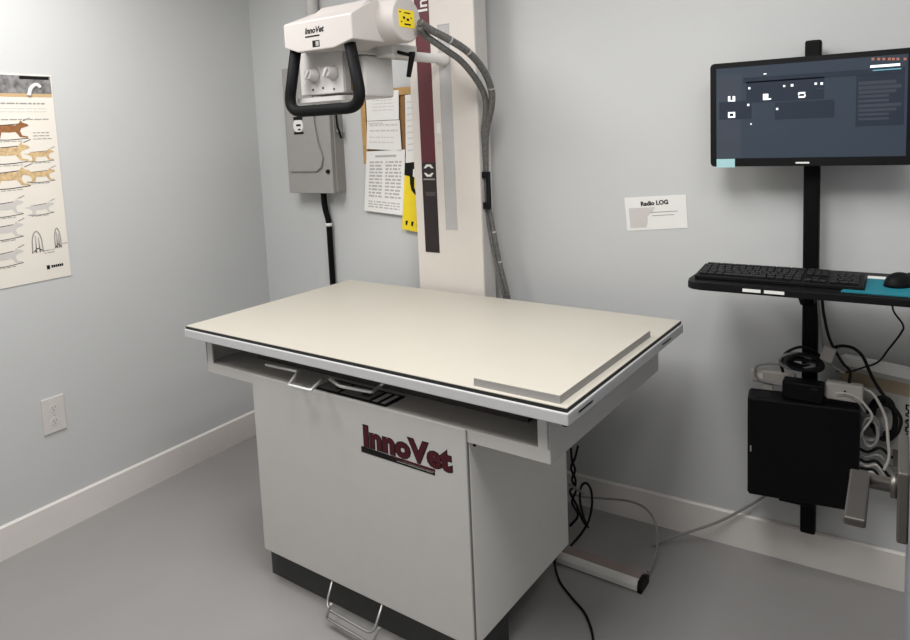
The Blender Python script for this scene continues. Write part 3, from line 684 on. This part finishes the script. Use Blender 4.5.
# adapters and power strip on top of the computer
PZ = .6505
ad = thing('power_adapter', 'black block power adapter on top of the hanging computer', 'power adapter', (1.88, .80, PZ), 'r')
part('block', box(1.868, 1.985, .836, .89, PZ, PZ + .062, bev=.006), 'blackm', ad); part('rating_plate', box(1.95, 1.968, .8352, .837, PZ + .045, PZ + .05), 'key', ad)
pw = thing('power_strip', 'pale grey power strip sticking out left behind the black adapter', 'power strip', (1.80, .90, PZ), 'r')
part('strip_body', box(1.762, 1.90, .905, .928, PZ + .016, PZ + .064, bev=.008), 'adapter', pw); part('rocker_switch', box(1.775, 1.80, .9035, .906, PZ + .03, PZ + .052), 'outlet', pw)
part('support_foot', box(1.80, 1.83, .905, .926, PZ - .002, PZ + .02), 'adapter', pw)
a2 = thing('power_adapter', 'pale grey plug adapter right of the black adapter on the computer', 'power adapter', (2.03, .87, PZ), 'r')
part('block', box(1.99, 2.092, .86, .892, PZ + .014, PZ + .070, bev=.006), 'adapter', a2); part('rubber_foot', box(2.0, 2.08, .863, .888, PZ, PZ + .018), 'blackm', a2, 'black foot'); part('mark', box(2.04, 2.046, .8592, .861, PZ + .03, PZ + .05), 'key', a2)
# ------------------------------------------------------------------ cables
def cable(label, px, ys, r, m_, fr='r', group=None, name='cable', ax='y', extra_end=None):
    P = [U(x, y, fr, ax, yy) for (x, y), yy in zip(px, ys)]
    if extra_end: P += [Vector(e) for e in extra_end]
    lo = min(P, key=lambda v: v.z)
    return solo(name, TB(P, r, seg=8), m_, label, 'cable', lo, fr, group)
G1 = 'cables behind the hanging computer'
cable('grey cable looping round the left end of the pale power strip', [(780, 364), (768, 363.5), (757, 366), (755, 374), (760, 380), (775, 384), (787, 386)], [.90] * 7, .004, 'cgrey')
cable('black cable looping from the pole over the dark bundle on the power strip', [(783, 372), (781, 362), (785, 354), (793, 349), (802, 347), (812, 350), (820, 356)], [.89, .885, .88, .875, .87, .875, .89], .0048, 'black')
for i, (lab, col, r) in enumerate((('dark blue grey cable coil lying behind the black adapter', 'greyd', .005), ('black cable coil standing against the pole', 'black', .006))):
    P = []
    c = U(797 + i * 8, 362 + i, 'r', 'y', .885 - .012 * i)
    for k in range(40):
        t = k / 40 * 2 * PI * 4; P.append(c + Vector((math.cos(t) * (.048 - .004 * math.sin(t * .37)), .012 * math.sin(t * .31), math.sin(t) * (.020 + .010 * math.cos(t * .45)))))
    solo('cable', TB(P, r, seg=7, sub=4), col, lab, 'cable', c - Vector((0, 0, .03)), 'r')
cable('leftmost black cable dropping from under the tray beside the pole', [(822, 298), (824, 315), (830, 340), (842, 362), (850, 372)], [.86, .88, .88, .87, .86], .0045, 'black', extra_end=[(2.05, .89, .70)])
cable('grey cable dropping close to the pole from the tray', [(818, 298), (820, 322), (822, 340), (826, 356), (832, 366), (845, 373)], [.86, .90, .90, .90, .89, .88], .004, 'cgrey')
cable('black cable curving from the pole to the right and down past the carton', [(829, 350), (840, 346), (853, 348), (863, 357), (872, 377), (884, 396), (896, 410), (901, 420), (898, 432), (890, 440)], [.89, .88, .88, .88, .88, .88, .88, .88, .88, .89], .005, 'black')
cable('thin black mouse cable running from the tray edge down to the bundle', [(892, 303), (894, 312), (903, 325), (901, 333), (888, 350), (878, 362), (862, 368), (848, 372), (836, 371)], [.80, .84, .86, .87, .88, .88, .88, .885, .89], .0028, 'black')
cable('white cable arching from the pale plug adapter down the right of the computer', [(862, 388), (872, 393), (880, 405), (886, 420), (888, 440), (889, 458), (884, 470)], [.88, .875, .87, .87, .87, .875, .88], .0045, 'cwhite')
cable('pale cable curving from under the adapter to the coil beside the computer', [(828, 394), (842, 393), (856, 397), (866, 406), (872, 416), (868, 424), (862, 432), (860, 442)], [.868, .86, .86, .86, .865, .87, .87, .88], .004, 'cwhite')
cable('second pale cable just inside the curving one by the computer', [(830, 396.5), (846, 396), (858, 402), (865, 412)], [.866, .86, .862, .87], .0035, 'cgrey')
P = []; c = U(870, 430, 'r', 'y', .90)
for k in range(44):
    t = k / 44 * 2 * PI * 5; P.append(c + Vector((math.cos(t) * (.026 + .006 * math.sin(t * .23)), .02 * math.sin(t * .21) - .005, math.sin(t) * (.040 + .008 * math.cos(t * .31)))))
solo('cable', TB(P, .0045, seg=7, sub=4), 'cgrey', 'grey coiled cable bundle hanging right of the computer', 'cable', c - Vector((0, 0, .04)))
P = []; c = U(884, 418, 'r', 'y', .93)
for k in range(44):
    t = k / 44 * 2 * PI * 5; P.append(c + Vector((math.cos(t) * (.036 + .008 * math.sin(t * .23)), .022 * math.sin(t * .19), math.sin(t) * (.055 + .012 * math.cos(t * .31)))))
solo('cable', TB(P, .006, seg=7, sub=4), 'black', 'thick black coiled cable bundle hanging in front of the carton', 'cable', c - Vector((0, 0, .05)))
for i, (lab, px, m_) in enumerate((('upper black cable weaving below the grey coil', [(858, 448), (868, 452), (880, 448), (890, 456), (898, 460)], 'black'), ('upper grey cable weaving below the grey coil', [(858, 452), (866, 457), (878, 455), (886, 462), (894, 470)], 'cgrey'),
        ('middle black cable weaving beside the computer', [(857, 457), (866, 462), (876, 461), (884, 470), (890, 478)], 'black'), ('middle pale cable weaving beside the computer', [(857, 462), (867, 466), (876, 465), (883, 473), (886, 480)], 'cwhite'),
        ('lowest black cable weaving beside the computer', [(857, 467), (866, 469), (874, 470), (880, 478), (885, 482)], 'black'), ('lowest pale cable weaving beside the computer', [(857, 471), (864, 474), (872, 472), (878, 480)], 'cwhite'))):
    cable(lab, px, [.90 - .004 * i, .89, .885, .89, .90][:len(px)], .0045, m_)
cg = thing('cable_tag', 'pale grey cable junction hanging beside the pole', 'connector', U(829, 360, 'r', 'y', .87), 'r')
q = U(828, 354, 'r', 'y', .87); bm = box(-.018, .018, -.008, .008, -.024, .024, bev=.003); bm.transform(Matrix.Translation(q) @ Matrix.Rotation(.3, 4, 'Y')); part('body', bm, 'adapter', cg)
# carton on a small wall shelf behind the cables
cy = .975
k0 = U(842, 356, 'r', 'y', cy); ca = -math.radians(19); SZ = U(893, 449, 'r', 'y', .93).z
sh = thing('wall_shelf', 'narrow grey-brown wall shelf under the carton at the right edge', 'shelf', (2.35, YB, SZ - .02), 'r')
part('board', box(U(893, 449, 'r', 'y', .80).x, 2.62, .80, YB, SZ - .02, SZ, bev=.002), 'steeld', sh); part('bracket', PR([(YB, SZ - .02), (.86, SZ - .02), (YB, SZ - .14)], 'x', 2.48, 2.49), 'steeld', sh)
ct = thing('carton', 'white and beige carton with dark upright lettering on the shelf behind the cables', 'carton', (k0.x + .18, cy, SZ), 'r')
CM = Matrix.Translation((k0.x, cy, 0)) @ Matrix.Rotation(ca, 4, 'Z')
def cbox(*a, **k):
    bm = box(*a, **k); bm.transform(CM); return bm
part('box', cbox(0, .34, .004, .034, SZ, k0.z - .03, bev=.002), 'carton', ct)
part('lid', cbox(-.004, .344, 0, .038, k0.z - .03, k0.z, bev=.003), 'paper', ct, 'white lid edge')
part('beige_band', cbox(-.001, .341, .003, .033, k0.z - .085, k0.z - .045), 'cartonb', ct)
bm = text_bm('LANASON', .04, Matrix.Identity(4), bold=.001, depth=.0004); mn, mx = text_w(bm); hgt = .135; s_ = hgt / (mx - mn)
bm.transform(CM @ Matrix.Translation((.185, .0032, SZ + .155)) @ Matrix.Rotation(PI / 2, 4, 'X') @ Matrix.Rotation(-PI / 2, 4, 'Z') @ Matrix.Diagonal((s_, s_ * 1.1, 1, 1)) @ Matrix.Translation((-mn, 0, 0)))
part('lettering', bm, 'ink', ct, 'dark upright lettering')

# door leaf standing open at the right edge
DX = 2.197
dr = struct('door_1', box(DX, DX + .045, -1.05, -.10, .008, 2.05, bev=.002), 'door')
struct('wall_right_return', box(DX + .055, XR, -1.17, -1.05, 0, ZC), 'wall')
part('door_hinge', box(DX + .045, DX + .0555, -1.06, -1.0, .2, .3), 'satin', dr); part('door_hinge', box(DX + .045, DX + .0555, -1.06, -1.0, 1.7, 1.8), 'satin', dr)
part('escutcheon', box(DX - .0155, DX, -.315, -.155, .885, 1.0, bev=.003), 'steeld', dr)
ha = part('door_handle', LT([(-.07, .012), (-.012, .012), (-.012, .02), (0, .02)], (DX - .013, -.245, .945), 'x', 20), 'satin', dr, 'satin nickel door lever')
l0 = U(859.5, 478, 'r', 'z', .957); l1 = U(859, 528, 'r', 'z', .957)
part('lever', box(2.1145, 2.1435, -.405, -.236, .944, .957, bev=.003), 'satin', ha)

# ------------------------------------------------------------------ floor rail and cords behind the table
fr_ = thing('floor_track', 'white floor track bar with black end cap sticking out from under the table', 'floor track', (1.3, .69, 0), 't')
p0 = U(555, 563, 't', 'z', 0); p1_ = U(638, 593, 't', 'z', 0); ry = (p0.y + p1_.y) / 2
part('bar', PR([(ry, .004), (ry, .022), (ry + .006, .036), (ry + .045, .036), (ry + .07, .026), (ry + .07, .004)], 'x', .30, 1.436, bev=.001), 'white', fr_)
part('bar_top', box(.30, 1.434, ry + .022, ry + .066, .0355, .038), 'railtop', fr_, 'brownish upper strip')
part('end_cap', PR([(ry - .002, 0), (ry - .002, .023), (ry + .006, .038), (ry + .046, .039), (ry + .072, .028), (ry + .072, 0)], 'x', 1.434, 1.450, bev=.002), 'black', fr_, 'black end cap')
part('bar_foot', box(.4, 1.43, ry + .004, ry + .066, 0, .006), 'black', fr_)
cable('grey cable arching from behind the cabinet to the floor track end', [(572, 494), (585, 497), (604, 498.5), (628, 501), (645, 508), (655, 522), (657, 545), (653, 560), (648, 572)], [.90, .92, .94, .94, .93, .90, .86, .80, .74], .0042, 'cgrey', 't')
cable('grey cable climbing from the floor track over the baseboard to the computer', [(637, 557), (650, 547), (670, 538), (692, 531), (720, 521), (745, 508), (765, 496), (776, 488)], [.80, .86, .90, .935, .975, .99, 1.0, .98], .0045, 'cgrey', 'r')
cable('black cord lying on the floor in front of the track', [(565, 545), (556, 557), (555, 566), (560, 582), (572, 598), (584, 612), (591, 628), (594, 645)], [.045, .05, .03, .006, .005, .005, .005, .005], .0042, 'black', 'r', ax='z')
cable('black cord looping behind the right back edge of the cabinet', [(566, 551), (575, 541), (583, 531), (589, 520), (592, 504), (591, 490), (586, 483), (581, 487), (580, 500), (583, 515), (587, 526)], [.72, .75, .77, .78, .79, .79, .79, .785, .78, .78, .78], .0045, 'black', 't')
cable('left twisted black cord hanging behind the cabinet edge', [(571, 448), (572, 460), (575, 470), (572, 480), (576, 490), (572, 502), (578, 515), (570, 526)], [.80] * 8, .0045, 'black', 't')
cable('right twisted black cord hanging behind the cabinet edge', [(578, 446), (575, 458), (571, 468), (575, 478), (575, 486), (570, 492), (577, 506), (583, 521), (589, 528)], [.81] * 9, .0045, 'black', 't')
cable('short grey cord lying over the looping black cord', [(569, 484), (576, 489), (584, 493)], [.77] * 3, .005, 'cgrey', 't')

# ------------------------------------------------------------------ light
def area(name, loc, sx, sy, power, rot=(0, 0, 0), col=(1, .985, .965)):
    l = bpy.data.lights.new(name, 'AREA'); l.shape = 'RECTANGLE'; l.size = sx; l.size_y = sy; l.energy = power; l.color = col
    o = bpy.data.objects.new(name, l); C.objects.link(o); o.location = loc; o.rotation_euler = rot
area('overhead_area_light', (.05, -.62, ZC - .01), .6, 1.2, 33.5)
area('overhead_area_light', (1.55, -.55, ZC - .01), .6, 1.2, 35)
area('overhead_area_light', (2.42, -.75, ZC - .01), .5, .6, 11)  # added fill lamp without a real fixture, brightens right-facing sides
w = bpy.data.worlds.new('world'); SC.world = w; w.use_nodes = True
w.node_tree.nodes['Background'].inputs[0].default_value = (.8, .85, .9, 1); w.node_tree.nodes['Background'].inputs[1].default_value = .3
SC.view_settings.view_transform = 'Standard'; SC.view_settings.exposure = 0
